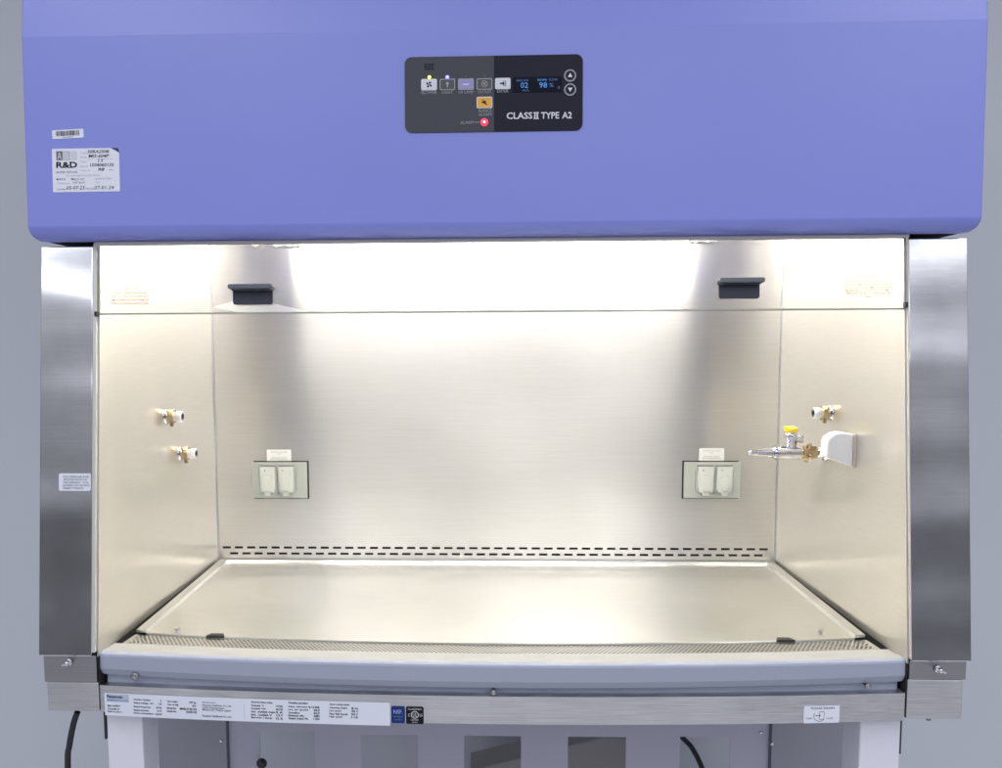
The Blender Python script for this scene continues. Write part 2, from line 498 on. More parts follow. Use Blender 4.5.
led(466.0, 76.9, .0013, DIM_INK, None, 'unlit indicator above the lavender button')
led(484.3, 76.7, .0013, DIM_INK, None, 'unlit indicator above the socket button')
led(484.3, 122.5, .0058, LED_R, LED_HOT, 'lit red alarm indicator')
q = MB(hood_xf)
q.rrect(*boxpx(hood_px, 512.8, 77.2, 561.5, 92.6), .001, PT, PT + .0005, LCD_BG)
dz = PT + .0007
def dtext(s, u0, v0, u1, v1, m): q.text(s, *boxpx(hood_px, u0, v0, u1, v1), dz, m)
dtext('INFLOW', 516.5, 79.8, 528.5, 82.0, LCD_D)
dtext('02', 520.6, 83.0, 528.0, 88.4, LCD)
dtext('m/s', 522.5, 89.4, 528.8, 91.8, LCD_D)
dtext('DOWN', 537.5, 79.2, 546.5, 81.6, LCD)
dtext('98', 539.2, 82.8, 547.0, 88.2, LCD)
dtext('FLOW', 549, 79.0, 557.5, 81.2, LCD_D)
dtext('%', 549, 83.4, 553.5, 87.6, LCD_D)
dtext('OK', 557.4, 86.6, 560.2, 89.4, LCD_D)
q.build('display', panel, 'dark display with blue digits')

# --- stickers on the hood
b = MB(hood_xf)
tilt = math.radians(2.2)
def rot_xf(cx, cy, ang):
    def xf(a, bb, c):
        return hood_xf(cx + a * math.cos(ang) - bb * math.sin(ang), cy + a * math.sin(ang) + bb * math.cos(ang), c)
    return xf
cx, cy = hood_px(68, 134)
k = rot_xf(cx, cy, tilt)
b.rrect(-.0238, .0238, -.0064, .0064, .0016, .0002, .0006, PAPER, k)
x = -.0182
rnd = random.Random(3)
while x < .0175:
    w = rnd.choice((.0005, .0008, .0012))
    b.rect(x, x + w, -.0026, .0046, .0008, BLACK_INK, k)
    x += w + rnd.choice((.0005, .0007, .0010))
b.text('0012874', -.008, .008, -.0054, -.0036, .0008, SOFT_INK, k)
b.build('barcode_sticker', CAB, 'small white barcode sticker on the blue hood')

b = MB(hood_xf)
X0, X1, Y0, Y1 = boxpx(hood_px, 52.6, 148.4, 119.6, 192.0)
b.prism([(X0 + .001, Y0), (X1 - .001, Y0 + .0005), (X1, Y0 + .0015), (X1, Y1 - .007), (X1 - .0125, Y1), (X0 + .001, Y1), (X0, Y1 - .001), (X0, Y0 + .001)], .0002, .0006, PAPER)
b.flat([(X1 - .0120, Y1 + .0004), (X1 - .001, Y1 - .0004), (X1 + .0003, Y1 - .0066)], .0006, PANEL_G)   # dark grey triangle at the cut corner
def st(s, X, Y, X2, Y2, m, **kk):          # coordinates of the 9.6x enlargement
    b.text(s, *boxpx(hood_px, 40 + X / 9.6, 120 + Y / 9.6, 40 + X2 / 9.6, 120 + Y2 / 9.6), .0008, m, **kk)
def sr(X, Y, X2, Y2, m, c=.0007): 
    a = boxpx(hood_px, 40 + X / 9.6, 120 + Y / 9.6, 40 + X2 / 9.6, 120 + Y2 / 9.6); b.rect(*a, c, m)
sr(158, 300, 220, 388, SOFT_INK); sr(226, 300, 290, 388, PALE_INK); sr(296, 300, 358, 388, mat('ink_wash', (.55, .56, .64), .6))
st('A', 168, 312, 210, 380, WHITE_INK); st('B', 238, 312, 280, 380, WHITE_INK)
st('R&D', 158, 402, 360, 462, BLACK_INK, bold=.03)
st('BIOMED SERVICES', 158, 492, 362, 512, SOFT_INK)
for i, (s, h, hx0, hx1) in enumerate((('Customer', '50RA2508', 455, 665), ('Model', 'MIS-604P', 468, 665), ('Class', '5 X', 555, 612), ('Serial', '1504060135', 480, 712), ('Velocity', '98', 560, 622))):
    y = 300 + i * 43
    st(s, 388, y + 6, 388 + 12 * len(s) , y + 24, PALE_INK)
    st(h, hx0, y - 12, hx1, y + 18, BLACK_INK, shear=.25, bold=.01)
sr(455, 332, 690, 335, PALE_INK); sr(455, 375, 690, 378, PALE_INK); sr(500, 418, 700, 421, PALE_INK)
st('fpm', 665, 470, 705, 488, SOFT_INK)
st('THIS UNIT HAS BEEN TESTED AND CERTIFIED', 250, 526, 575, 542, PALE_INK)
st('HEPA OK', 180, 560, 250, 580, SOFT_INK); st('FIELD TEST', 320, 560, 430, 580, SOFT_INK); st('SMOKE PATTERN', 530, 556, 690, 574, PALE_INK)
sr(160, 562, 174, 578, BLACK_INK); sr(304, 560, 318, 576, BLACK_INK)
st('Technician', 170, 600, 290, 616, PALE_INK); st('NSF Std 49', 320, 592, 435, 610, SOFT_INK); st('Pass', 540, 590, 580, 606, PALE_INK)
st('Certified', 165, 655, 250, 674, SOFT_INK); st('05-07-23', 258, 634, 430, 668, BLACK_INK, shear=.2)
st('Next due', 438, 650, 520, 666, SOFT_INK); st('07-01-24', 525, 632, 712, 666, BLACK_INK, shear=.2)
b.build('service_sticker', CAB, 'white certification sticker reading R&D with handwriting')

# --- posts: sloping brushed steel columns either side, back to the wall of the cabinet
def post_profile(x0, x1, z0, z1, off, y1, m, mb):
    ys = lambda z: SLOPE * z + off
    mb.add([(x, y, z) for x in (x0, x1) for y, z in ((ys(z0), z0), (y1, z0), (y1, z1), (ys(z1), z1))],
           [(0, 1, 2, 3), (7, 6, 5, 4), (0, 4, 5, 1), (1, 5, 6, 2), (2, 6, 7, 3), (3, 7, 4, 0)], m)
for s, zb_ in ((-1, -.002), (1, .001)):
    mb = MB()
    xin = .6185 if s < 0 else .6140
    a, c = sorted((s * xin, s * .7005))
    post_profile(a, c, zb_, .6245, -.004, .60, S_POST, mb)
    po = mb.build('side_post', CAB, '%s sloping brushed steel post beside the chamber' % ('left' if s < 0 else 'right'), bevel=.0016)
    # lower bracket and skirt below the post
    mb = MB()
    zq, zr = (-.0445, -.0905) if s < 0 else (-.0275, -.0885)
    a, c = sorted((s * .6128, s * .6950))
    mb.box(a, c, -.0010, .60, zq, zb_ - .0004, S_DULL)
    mb.build('post_bracket', CAB, bevel=.001)
    mb = MB()
    a, c = sorted((s * .6112, s * .6915))
    mb.box(a, c, -.0005, .595, zr, zq - .0004, S_LOW)
    mb.build('corner_skirt', CAB, bevel=.0012)
    mb = MB()                                                  # wing bolt on the bracket
    uv = (69, 662) if s < 0 else (938, 669)
    p = on_plane(*uv, (0, 1, 0), -.003)
    mb.lathe(p, (0, -1, 0), [(0, .0055), (.002, .0055), (.0022, .0034), (.010, .0034), (.011, .002)], CHROME, 14)
    mb.box(p.x - .0085, p.x + .0085, -.0125, -.0100, p.z - .0018, p.z + .0018, CHROME, lambda X, Y, Z, p=p, s=s: (p.x + (X - p.x) * .9 + (Z - p.z) * .3, Y, p.z + (Z - p.z) * .9 - s * (X - p.x) * .35))
    mb.build('wing_bolt', CAB, bevel=.0006)
    if s < 0:
        mb = MB(post_xf)
        X0, X1, Y0, Y1 = boxpx(post_px, 59, 473.4, 91, 490.8)
        mb.rrect(X0, X1, Y0, Y1, .0026, .0003, .0007, PAPER)
        for i, t in enumerate(('FULL FRESHAIR AND', 'VIOLATION PROTECTS IF', 'THE OPENING   10 IN', 'BLOWER IS IN USE WITH', 'CORRECT WINDOW')):
            mb.text(t, X0 + .007, X1 - (.003, .006, .004, .002, .011)[i], Y1 - .0066 - i * .0044, Y1 - .0038 - i * .0044, .0009, BLACK_INK)
        mb.build('notice_sticker', po, 'white printed notice sticker on the left post')
    # window guide: pale strip, dark groove
    mb = MB()
    a, c = sorted((s * (.6122 if s < 0 else .6120), s * (.6180 if s < 0 else .6138)))
    post_profile(a, c, .004, .6285, -.0050, .03 + .06, S_TRIM, mb)
    mb.build('window_guide', CAB, bevel=.0006)
    mb = MB()                                                   # rubber stop where the pane ends
    p = on_plane(97.0 if s < 0 else 905.2, 316 if s < 0 else 307, (0, 1, -SLOPE), -.002)
    mb.box(p.x - .0018, p.x + .0018, p.y - .006, p.y + .004, p.z - .001, p.z + .007, BLACKP)
    mb.build('window_stop', CAB, bevel=.0008)

# --- chamber: back wall with two rows of exhaust slots cut through it
b = MB(back_xf)
XL, XR = -HW, HW
SZ = [(.0241, .0199 + .0082), ]
r1z, r2z, sh = .0258, .0123, .0050
b.rect(XL, XR, r1z + sh / 2, .760, 0, S_BACK)
b.rect(XL, XR, r2z + sh / 2, r1z - sh / 2, 0, S_BACK)
b.rect(XL, XR, -.03, r2z - sh / 2, 0, S_BACK)
per = .02735
for row, zc, xs0, nn in ((0, r1z, -.6003, 44), (1, r2z, -.6003 + .6 * per, 43)):
    x = XL
    for i in range(nn):
        a = xs0 + i * per
        b.rect(x, a, zc - sh / 2, zc + sh / 2, 0, S_BACK)
        x = a + .0182
        # thickness of the sheet round the slot
        for (p0, p1) in (((a, zc - sh / 2), (x, zc - sh / 2)), ((x, zc + sh / 2), (a, zc + sh / 2))):
            b.add([(p0[0], p0[1], 0), (p1[0], p1[1], 0), (p1[0], p1[1], -.0015), (p0[0], p0[1], -.0015)], [(0, 1, 2, 3)], S_BACK)
    b.rect(x, XR, zc - sh / 2, zc + sh / 2, 0, S_BACK)
back = b.build('back_wall', CAB, normals=False)
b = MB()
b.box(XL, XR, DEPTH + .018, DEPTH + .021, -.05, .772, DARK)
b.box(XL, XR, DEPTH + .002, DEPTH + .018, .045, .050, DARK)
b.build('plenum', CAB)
# --- side walls and ceiling
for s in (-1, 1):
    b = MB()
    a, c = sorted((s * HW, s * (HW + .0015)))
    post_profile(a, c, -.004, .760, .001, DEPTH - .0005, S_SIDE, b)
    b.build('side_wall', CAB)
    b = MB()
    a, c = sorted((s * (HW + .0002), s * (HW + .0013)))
    b.box(a, c, .003, DEPTH, -.062, -.0045, DARK)  # black sheet added for the shade in the gap beside the tray
    b.build('gap_shade', CAB)
    b = MB()                                                    # coved seam in the corner
    a, c = sorted((s * HW, s * (HW - .0022)))
    b.box(a, c, DEPTH - .0022, DEPTH - .0004, .001, .760, S_LOW)
    b.build('corner_seam', CAB)
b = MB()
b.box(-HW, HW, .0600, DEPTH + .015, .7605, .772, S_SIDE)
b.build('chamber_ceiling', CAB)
b = MB()
b.box(-.608, .608, .02, DEPTH + .017, -.075, -.060, DARK)
b.build('drain_pan', CAB)

# --- work tray
def tray_front(x): return .0736 + .0405 * (x / .604) ** 2
def tray_hw(t): return .5975 + .0075 * t
b = MB()
sx = [-1, -.973, -.967] + [-.96 + 1.92 * i / 40 for i in range(41)] + [.967, .973, 1]
ty = [0, .15, .4, .7, .9635, .984, .988, 1]
def tray_z(i, j):
    if i in (0, 1, len(sx) - 2, len(sx) - 1) or j >= 6: return 0.
    return -.0042
vs, fs = [], []
for i, sxx in enumerate(sx):
    for j, t in enumerate(ty):
        x = sxx * tray_hw(t)
        yf = tray_front(x)
        vs.append((x, yf + t * (DEPTH - .004 - yf), tray_z(i, j)))
nj = len(ty)
for i in range(len(sx) - 1):
    for j in range(nj - 1):
        fs.append((i * nj + j, (i + 1) * nj + j, (i + 1) * nj + j + 1, i * nj + j + 1))
b.add(vs, fs, S_TRAY)
for i in range(len(sx) - 1):                                   # front and side skirts
    p, q = vs[i * nj], vs[(i + 1) * nj]
    b.add([p, q, (q[0], q[1], q[2] - .004), (p[0], p[1], p[2] - .004)], [(3, 2, 1, 0)], S_TRAY)
for i in (0, len(sx) - 1):
    for j in range(nj - 1):
        p, q = vs[i * nj + j], vs[i * nj + j + 1]
        b.add([p, q, (q[0], q[1], -.022), (p[0], p[1], -.022)], [(0, 1, 2, 3)], S_TRAY)
tray = b.build('work_tray', CAB, normals=False)
for uv0 in ((216, 635.4), (781.5, 636.2)):                       # finger notches in its front edge, their shade put in as dark blocks
    p = on_plane(*uv0, (0, 0, 1), -.004)
    y = tray_front(p.x)
    b = MB()
    b.prism([(p.x - .015, y - .0015), (p.x + .015, y - .0015), (p.x + .010, y + .011), (p.x - .010, y + .011)], -.0070, -.0034, DARK)
    b.build('finger_notch', tray)
for uv0 in ((176.8, 631.8), (820.3, 634.6)):                     # thumb screws
    p = on_plane(*uv0, (0, 0, 1), -.0055)
    b = MB()
    b.lathe((p.x, p.y, -.0054), (0, 0, 1), [(0, .0048), (.0012, .0046), (.0013, .0022), (.0042, .0022), (.0044, .0045), (.006, .0045), (.0063, .0015)], S_DULL, 14)
    b.build('tray_screw', tray)

# --- perforated front grille
def gr0(x): return .0245 + .0355 * (x / .6) ** 2
def gr1(x): return tray_front(x) - .0022
GZ = -.0072
b = MB()
px_, rows, hr = .0072, 7, .00235
ncol = 164
def gp(x, t): return (x, gr0(x) + t * (gr1(x) - gr0(x)), GZ + .003 * (1 - t))
t0_, t1_ = .10, .97
rp = (t1_ - t0_) / rows
W0 = -ncol * px_ / 2
o8 = [(1, 0), (1, 1), (0, 1), (-1, 1), (-1, 0), (-1, -1), (0, -1), (1, -1)]
for j in range(rows):
    tc_ = t0_ + (j + .5) * rp
    sft = (j % 2) * px_ / 2
    for i in range(ncol):
        xc = W0 + (i + .5) * px_ + sft - px_ / 4
        dpt = gr1(xc) - gr0(xc)
        vo = [gp(xc + a * px_ / 2, tc_ + c * rp / 2) for a, c in o8]
        vi = [gp(xc + hr * math.cos(k * PI / 4), tc_ + hr * math.sin(k * PI / 4) / dpt) for k in range(8)]
        b.add(vo + vi, [(k, (k + 1) % 8, 8 + (k + 1) % 8, 8 + k) for k in range(8)], S_TRAY)
    xa, xb = W0 + sft - px_ / 4, W0 + ncol * px_ + sft - px_ / 4
    for xe, xo in ((xa, -.5985), (xb, .5985)):
        v4 = [gp(xo, tc_ - rp / 2), gp(xe, tc_ - rp / 2), gp(xe, tc_ + rp / 2), gp(xo, tc_ + rp / 2)]
        b.add(v4, [(0, 1, 2, 3)], S_TRAY)
for ta, tb in ((0, t0_), (t1_, 1.0)):
    for i in range(40):
        xa = -.5985 + 1.197 * i / 40; xb = xa + 1.197 / 40
        b.add([gp(xa, ta), gp(xb, ta), gp(xb, tb), gp(xa, tb)], [(0, 1, 2, 3)], S_TRAY)
b.build('front_grille', CAB, normals=False)
b = MB()
b.box(-.607, .607, .035, .12, -.052, -.048, DARK)
b.build('grille_duct', CAB)

# --- arm rest: bowed painted lip along the front
def arm_bow(x): return .032 * (x / .605) ** 2
AW = .6155
profA = [(.030, -.0046), (.004, -.0012), (-.014, .0015), (-.0235, .0018), (-.0285, -.0005), (-.0300, -.0040), (-.0302, -.0250), (-.0245, -.0365), (-.010, -.0385), (.03, -.0385)]
b = MB()
NX = 64
cols = []
for i in range(NX + 1):
    x = -AW + 2 * AW * i / NX
    cols.append(x)
xsx = [-AW, -AW + .0015, -AW + .004, -AW + .008, -AW + .014] + [x for x in cols if abs(x) < AW - .016] + [AW - .014, AW - .008, AW - .004, AW - .0015, AW]
vs = []
for x in xsx:
    e = AW - abs(x)
    rd = .014
    k = 0. if e >= rd else rd - math.sqrt(max(0, rd * rd - (rd - e) ** 2))
    for (y, z) in profA:
        yy = y + arm_bow(x)
        if y < -.005: yy += k                     # rounded front corners in plan
        zz = z - (k * .35 if z > -.03 and y < .01 else 0) + (k * .25 if z < -.03 else 0)
        if z < -.01: zz += .0028 * (x / AW) ** 2 - .0008
        vs.append((x, yy, zz))
na = len(profA)
fs = []
for i in range(len(xsx) - 1):
    for j in range(na):
        fs.append((i * na + j, (i + 1) * na + j, (i + 1) * na + (j + 1) % na, i * na + (j + 1) % na))
b.add(vs, [q for k, q in enumerate(fs) if k % na < 3], LIPM)
b.add(vs, [q for k, q in enumerate(fs) if k % na >= 3], ARM)
b.add(vs[:na], [tuple(range(na))], ARM); b.add(vs[-na:], [tuple(range(na))], ARM)
arm = b.build('arm_rest', CAB, bevel=.0012, seg=2)
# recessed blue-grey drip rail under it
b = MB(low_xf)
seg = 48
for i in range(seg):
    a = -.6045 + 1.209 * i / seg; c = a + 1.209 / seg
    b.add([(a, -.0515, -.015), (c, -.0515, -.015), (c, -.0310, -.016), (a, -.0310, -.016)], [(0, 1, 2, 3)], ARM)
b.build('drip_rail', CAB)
# screws under the arm rest
for uv in ((135, 676.5), (493.5, 692.5), (867.5, 686.5)):
    x, z = low_px(*uv)
    b = MB()
    rr_ = .0062 if uv[0] < 200 else .0042
    b.lathe((x, low_y(x) + .0150, z), (0, -1, 0), [(0, rr_ * .6), (.0135, rr_ * .6), (.0136, rr_), (.0165, rr_), (.0175, rr_ * .8), (.0177, rr_ * .3)], S_DULL, 16)
    b.box(x - .001, x + .001, low_y(x) - .0040, low_y(x) - .0025, z - .001, z + .001, CHROME)
    b.build('rail_screw', CAB)

# --- lower front panel
LZ0, LZ1 = -.0925, -.0500
b = MB(low_xf)
for i in range(seg):
    a = -.6105 + 1.2200 * i / seg; c = a + 1.2200 / seg
    b.add([(a, LZ0, 0), (c, LZ0, 0), (c, LZ1, 0), (a, LZ1, 0)], [(0, 1, 2, 3)], S_LOW, None, True)
    b.add([(a, LZ0, 0), (c, LZ0, 0), (c, LZ0 + .001, -.02), (a, LZ0 + .001, -.02)], [(3, 2, 1, 0)], S_LOW)
    b.add([(a, LZ1, 0), (c, LZ1, 0), (c, LZ1, -.02), (a, LZ1, -.02)], [(0, 1, 2, 3)], S_LOW)
low = b.build('lower_panel', CAB, normals=False)
b = MB(low_xf)
X0, _, Y0, Y1 = boxpx(low_px, 105, 694.5, 106, 716)
X1 = low_px(390, 713)[0]
_, yb = low_px(250, 721.5); _, yt = low_px(250, 698.6)
b.rect(X0, X1, yb, yt, .0006, FILM, seg=16)
def lt(s, u0, v0, u1, v1, m=BLACK_INK, **kk): b.text(s, *boxpx(low_px, u0, v0, u1, v1), .0010, m, **kk)
def A(X, Y): return 95 + X / 5.894, 675 + Y / 5.894
def B(X, Y): return 265 + X / 5.894, 675 + Y / 5.894
def la(f, s, X0, Y0, X1, Y1, m=BLACK_INK, **kk):
    kk.setdefault('bold', .025)
    lt(s, *f(X0, Y0), *f(X1, Y1), m, **kk)
a_ = boxpx(low_px, *A(70, 114), *A(200, 158)); b.rect(*a_, .0008, mat('ink_band', (.40, .46, .58), .5))
la(A, 'Panasonic', 72, 118, 165, 135, BLACK_INK, bold=.03)
la(A, 'Healthcare Co., Ltd.', 72, 142, 196, 154, TEAL_INK)
la(A, 'BIO SAFETY', 76, 176, 152, 186); la(A, 'CLASS II', 76, 194, 142, 204); la(A, 'Made in Japan', 76, 211, 158, 221)
la(A, 'Number of phase', 230, 140, 328, 152); la(A, '1', 388, 146, 392, 156)
la(A, 'Rated voltage  AC', 230, 160, 346, 172); la(A, '115', 376, 164, 394, 175)
la(A, 'Rated frequency', 230, 182, 330, 194); la(A, '60 Hz', 362, 186, 394, 197)
la(A, 'Rated current', 230, 201, 318, 212); la(A, '12 A', 368, 206, 394, 216)
la(A, 'Power consumption', 230, 220, 345, 232); la(A, '1.38 kW', 355, 225, 396, 236)
la(A, 'Net weight', 426, 150, 488, 162); la(A, '295 kg', 556, 156, 596, 168)
la(A, 'Year of mfg', 426, 169, 492, 181); la(A, '2015', 574, 175, 596, 186)
la(A, 'Model No.', 426, 189, 482, 200); la(A, 'MHE-S1301A2', 502, 193, 600, 206)
la(A, 'Serial No.', 426, 207, 482, 218); la(A, '15040135', 538, 212, 600, 224)
la(A, 'Manufactured by', 634, 157, 712, 166, SOFT_INK); la(A, 'Panasonic Healthcare Co., Ltd.', 634, 174, 804, 186, SOFT_INK)
la(A, '2-38-5 Nishishimbashi', 634, 189, 762, 198, SOFT_INK); la(A, 'Minato-ku, Tokyo, Japan', 634, 201, 802, 214, SOFT_INK)
la(A, 'Panasonic Healthcare Co., Ltd.', 634, 236, 804, 250, SOFT_INK)
a_ = boxpx(low_px, *A(880, 168), *A(882, 262)); b.rect(*a_, .0008, PALE_INK)
la(A, 'Electrical safety rating', 922, 155, 1046, 167)
for i, (s, val) in enumerate((('Supply V', '115 VAC'), ('Supply Hz', '60 HZ'), ('Int. outlet max', '5 A'), ('Int. outlet V', '115 V'), ('Blower / lamp', '12 A'))):
    y = 174 + i * 18
    la(A, s, 922, y, 922 + 9.5 * len(s), y + 12); la(B, val, 66, y + 3, 106, y + 16)
la(B, 'Downflow and inflow', 140, 158, 254, 170)
for i, (s, val) in enumerate((('Inlet velocity fpm', '105'), ('Int. air speed', '60.5'), ('Downflow', '65.0'), ('Exhaust cfm', '280'), ('Static head Pa', '150'))):
    y = 182 + i * 17
    la(B, s, 140, y, 140 + 8.2 * len(s), y + 11); la(B, val, 288, y + 2, 322, y + 14)
la(B, 'Alarm setting values', 380, 168, 498, 180)
for i, (s, val) in enumerate((('Opening height', '8 in'), ('Low speed', '95 f'), ('Fan fail level', '55 f'), ('High speed', '115'))):
    y = 188 + i * 17.5
    la(B, s, 380, y, 380 + 7.6 * len(s), y + 11); la(B, val, 510, y + 2, 548, y + 14)
for q0, q1 in ((922, 1000),):
    pass
b.build('rating_label', low, 'long printed rating label at the left of the lower panel', normals=False)
b = MB(low_xf)
X0, X1, Y0, Y1 = boxpx(low_px, 391.2, 706.2, 405.0, 723.0)
b.rrect(X0, X1, Y0, Y1, .0024, .0004, .0009, NAVY)
def lt2(s, u0, v0, u1, v1, m=WHITE_INK): b.text(s, *boxpx(low_px, u0, v0, u1, v1), .0011, m)
lt2('NSF.', 393.6, 709.6, 402.6, 713.6, mat('pale_blue_ink', (.35, .45, .75), .5))
lt2('NSF/ANSI 49', 393.4, 715.6, 402.8, 717.2, TEAL_INK); lt2('certified', 394.6, 718.6, 401.6, 720.0, TEAL_INK)
b.build('emblem_sticker', low, 'small blue square certification emblem', normals=False)
b = MB(low_xf)
X0, X1, Y0, Y1 = boxpx(low_px, 406.0, 706.6, 423.6, 723.8)
b.rrect(X0, X1, Y0, Y1, .0024, .0004, .0009, BLACK_INK)
cx, cy = low_px(414.8, 714.6)
b.ring(cx, cy, .0048, .0058, .0011, WHITE_INK)
lt2('UL', 412.8, 712.4, 417.2, 716.6)
lt2('C', 408.2, 713.2, 410.0, 716.4); lt2('US', 419.4, 713.4, 422.4, 716.4)
lt2('CLASSIFIED', 408, 708.2, 421.6, 709.8); lt2('LISTED', 411, 719.0, 418.6, 720.4); lt2('4L53', 412, 721.4, 417.6, 722.6)
b.build('emblem_sticker', low, 'small black square UL emblem', normals=False)
b = MB(low_xf)
X0, X1, Y0, Y1 = boxpx(low_px, 803.4, 705.6, 839.2, 722.8)
b.rrect(X0, X1, Y0, Y1, .002, .0004, .0008, PAPER)
def lt3(s, u0, v0, u1, v1, m=BLACK_INK): b.text(s, *boxpx(low_px, u0, v0, u1, v1), .0010, m)
lt3('PLEASE DRAIN', 811, 706.9, 834, 709.0)
lt3('OPEN', 805.6, 717.6, 812, 719.0); lt3('CLOSE', 826, 717.4, 832.6, 718.8)
cx, cy = low_px(819.4, 715.4)
b.ring(cx, cy, .0085, .0091, .0010, BLACK_INK, None, 16, PI * .85, PI * 1.75)
for (d0, d1, e0, e1) in ((-.0005, .0068, -.006, -.0054), (-.0005, .0068, .0054, .006), (-.0005, 0, -.006, .006), (.0063, .0068, -.006, .006)):
    b.rect(cx + d0, cx + d1, cy + e0, cy + e1, .0010, BLACK_INK)
b.rect(cx - .007, cx - .001, cy - .0004, cy + .0004, .0010, BLACK_INK)
b.flat([(cx - .001, cy - .0015), (cx + .0015, cy), (cx - .001, cy + .0015)], .0010, BLACK_INK)
b.build('drain_label', low, 'small white drain label with a valve diagram', normals=False)
# base tray underneath and small studs at its lower edge
b = MB()
b.box(-.606, .606, .012, .594, -.088, -.078, STAND_D)
b.build('base_pan', CAB)
for uv in ((182.5, 722.5), (817, 728), (928, 727), (85, 718)):
    p = on_plane(*uv, (0, 1, 0), .02)
    b = MB()
    b.lathe((p.x, .02, -.088), (0, 0, -1), [(0, .005), (.004, .005), (.0045, .0035), (.011, .0035), (.012, .002)], CHROME if uv[0] < 300 else S_DULL, 12)
    b.build('levelling_stud', CAB)

# --- sliding window
XLs, zb_s = sash_px(100, 316.3)
zsb = .5216 * _sn
b = MB(sash_xf)
b.box(-.6105, .6092, zsb, .662, -.0025, .0025, GLASS)
b.box(-.6105, .6092, zsb - .0022, zsb - .0002, -.0025, .0025, GLASS_EDGE)
def ct(s, u0, v0, u1, v1, m): b.text(s, *boxpx(sash_px, u0, v0, u1, v1), .0030, m, bold=.012)
ct('CAUTION', 123.5, 260.8, 139.5, 263.2, PINK_INK)
for i, (s, u0, u1) in enumerate((('DO NOT OPERATE WITH WINDOW', 117, 150), ('ABOVE THE OPERATING LEVEL', 114, 147), ('UNLESS BLOWER IS RUNNING', 117, 149), ('AND THE ALARM IS SET', 116, 140))):
    ct(s, u0, 266.0 + i * 3.4, u1, 268.2 + i * 3.4, PINK_INK)
ct('CAUTION', 123.4, 287.4, 139, 290.2, RED_INK)
for i, (s, u0, u1) in enumerate((('DO NOT CLEAN THIS WINDOW', 115, 148), ('WITH ALCOHOL OR SOLVENT AS IT', 112.6, 149.4), ('MAY HARM THE SAFETY FILM ON', 113.4, 149), ('THE GLASS PANE AND ITS SEAL', 112.4, 149.6))):
    ct(s, u0, 292.2 + i * 3.5, u1, 294.4 + i * 3.5, RED_INK)
ct('CAUTION', 859, 276.0, 875, 278.0, RED_INK)
for i, (s, u0, u1) in enumerate((('TO AVOID HAZARD KEEP WINDOW CLOSED', 844, 890), ('WHEN THE LAMP FOR STERILIZING IS ON AND', 843, 891), ('DO NOT LOOK AT THE LAMP OR LET THE SKIN', 843, 891), ('BE EXPOSED TO ITS LIGHT AT ANY TIME', 845, 888), ('OPEN ONLY AFTER IT IS SWITCHED OFF', 844, 890))):
    ct(s, u0, 281.0 + i * 2.9, u1, 283.0 + i * 2.9, RED_INK)
ct('SEE MANUAL', 864, 296.2, 871, 297.6, RED_INK)
sash = b.build('sash', CAB, 'clear sliding glass window with two dark handles')
for u0, v0, u1, v1 in ((232, 286.4, 275.6, 305), (716, 280.2, 760.4, 299.2)):
    X0, X1, Y0, Y1 = boxpx(sash_px, u0, v0, u1, v1)
    q = MB(sash_xf)
    h = Y1 - Y0
    q.rrect(X0 + .003, X1 - .003, Y0, Y0 + h * .86, .004, .0026, .007, HANDLE)
    q.prism([(X0 + .004, 0), (X1 - .004, 0), (X1 - .004, 1), (X0 + .004, 1)], 0, 1, HANDLE,
            lambda a, bb, c, Y0=Y0, h=h: sash_xf(a, Y0 + h * .70 + bb * .004, .007 + c * .012))
    q.rrect(X0, X1, Y0 + h * .76, Y1, .0025, .0026, .024, HANDLE_L)
    q.build('sash_handle', sash, bevel=.0012)

# --- chamber lamp
LY, LZ, LR = .250, .728, .0128
b = MB()
b.lathe((-.515, LY, LZ), (1, 0, 0), [(0, LR), (1.03, LR)], TUBE, 20)
lamp = b.build('fluorescent_tube', CAB, 'lit white fluorescent tube at the chamber top')
for s in (-1, 1):
    q = MB()
    q.lathe((s * .515, LY, LZ), (s, 0, 0), [(-.012, LR + .0006), (.012, LR + .0006), (.013, .010), (.030, .010), (.031, .016), (.040, .016)], CHROME, 16)
    q.box(s * .545 - .010, s * .545 + .010, LY - .012, LY + .012, LZ - .006, .7605, WHITE_P)
    q.build('lamp_socket', lamp, bevel=.0008)
# striped blocks added at the top of the back wall, and a knob
for u0, u1, vv in ((274.5, 300, 244), (690, 715.5, 239.6)):
    q = MB(back_xf)
    X0, X1, Y0, Y1 = boxpx(back_px, u0, vv - 3, u1, vv + 3)
    q.box(X0, X1, Y0, Y1, .0005, .012, PLATE_G)
    for k in range(4):
        a = X0 + (X1 - X0) * (.10 + .24 * k)
        q.box(a, a + .006, Y0 - .001, Y1 + .001, .012, .017, S_DULL if k % 2 else WHITE_P)
    q.build('striped_block', CAB, bevel=.0006)
q = MB(back_xf)
a, c_ = back_px(257, 243)
q.lathe((a, c_, .0005), (0, 0, 1), [(0, .007), (.010, .007), (.0102, .0095), (.020, .0095), (.024, .006)], WHITE_P, 16)
q.build('wall_knob', CAB)

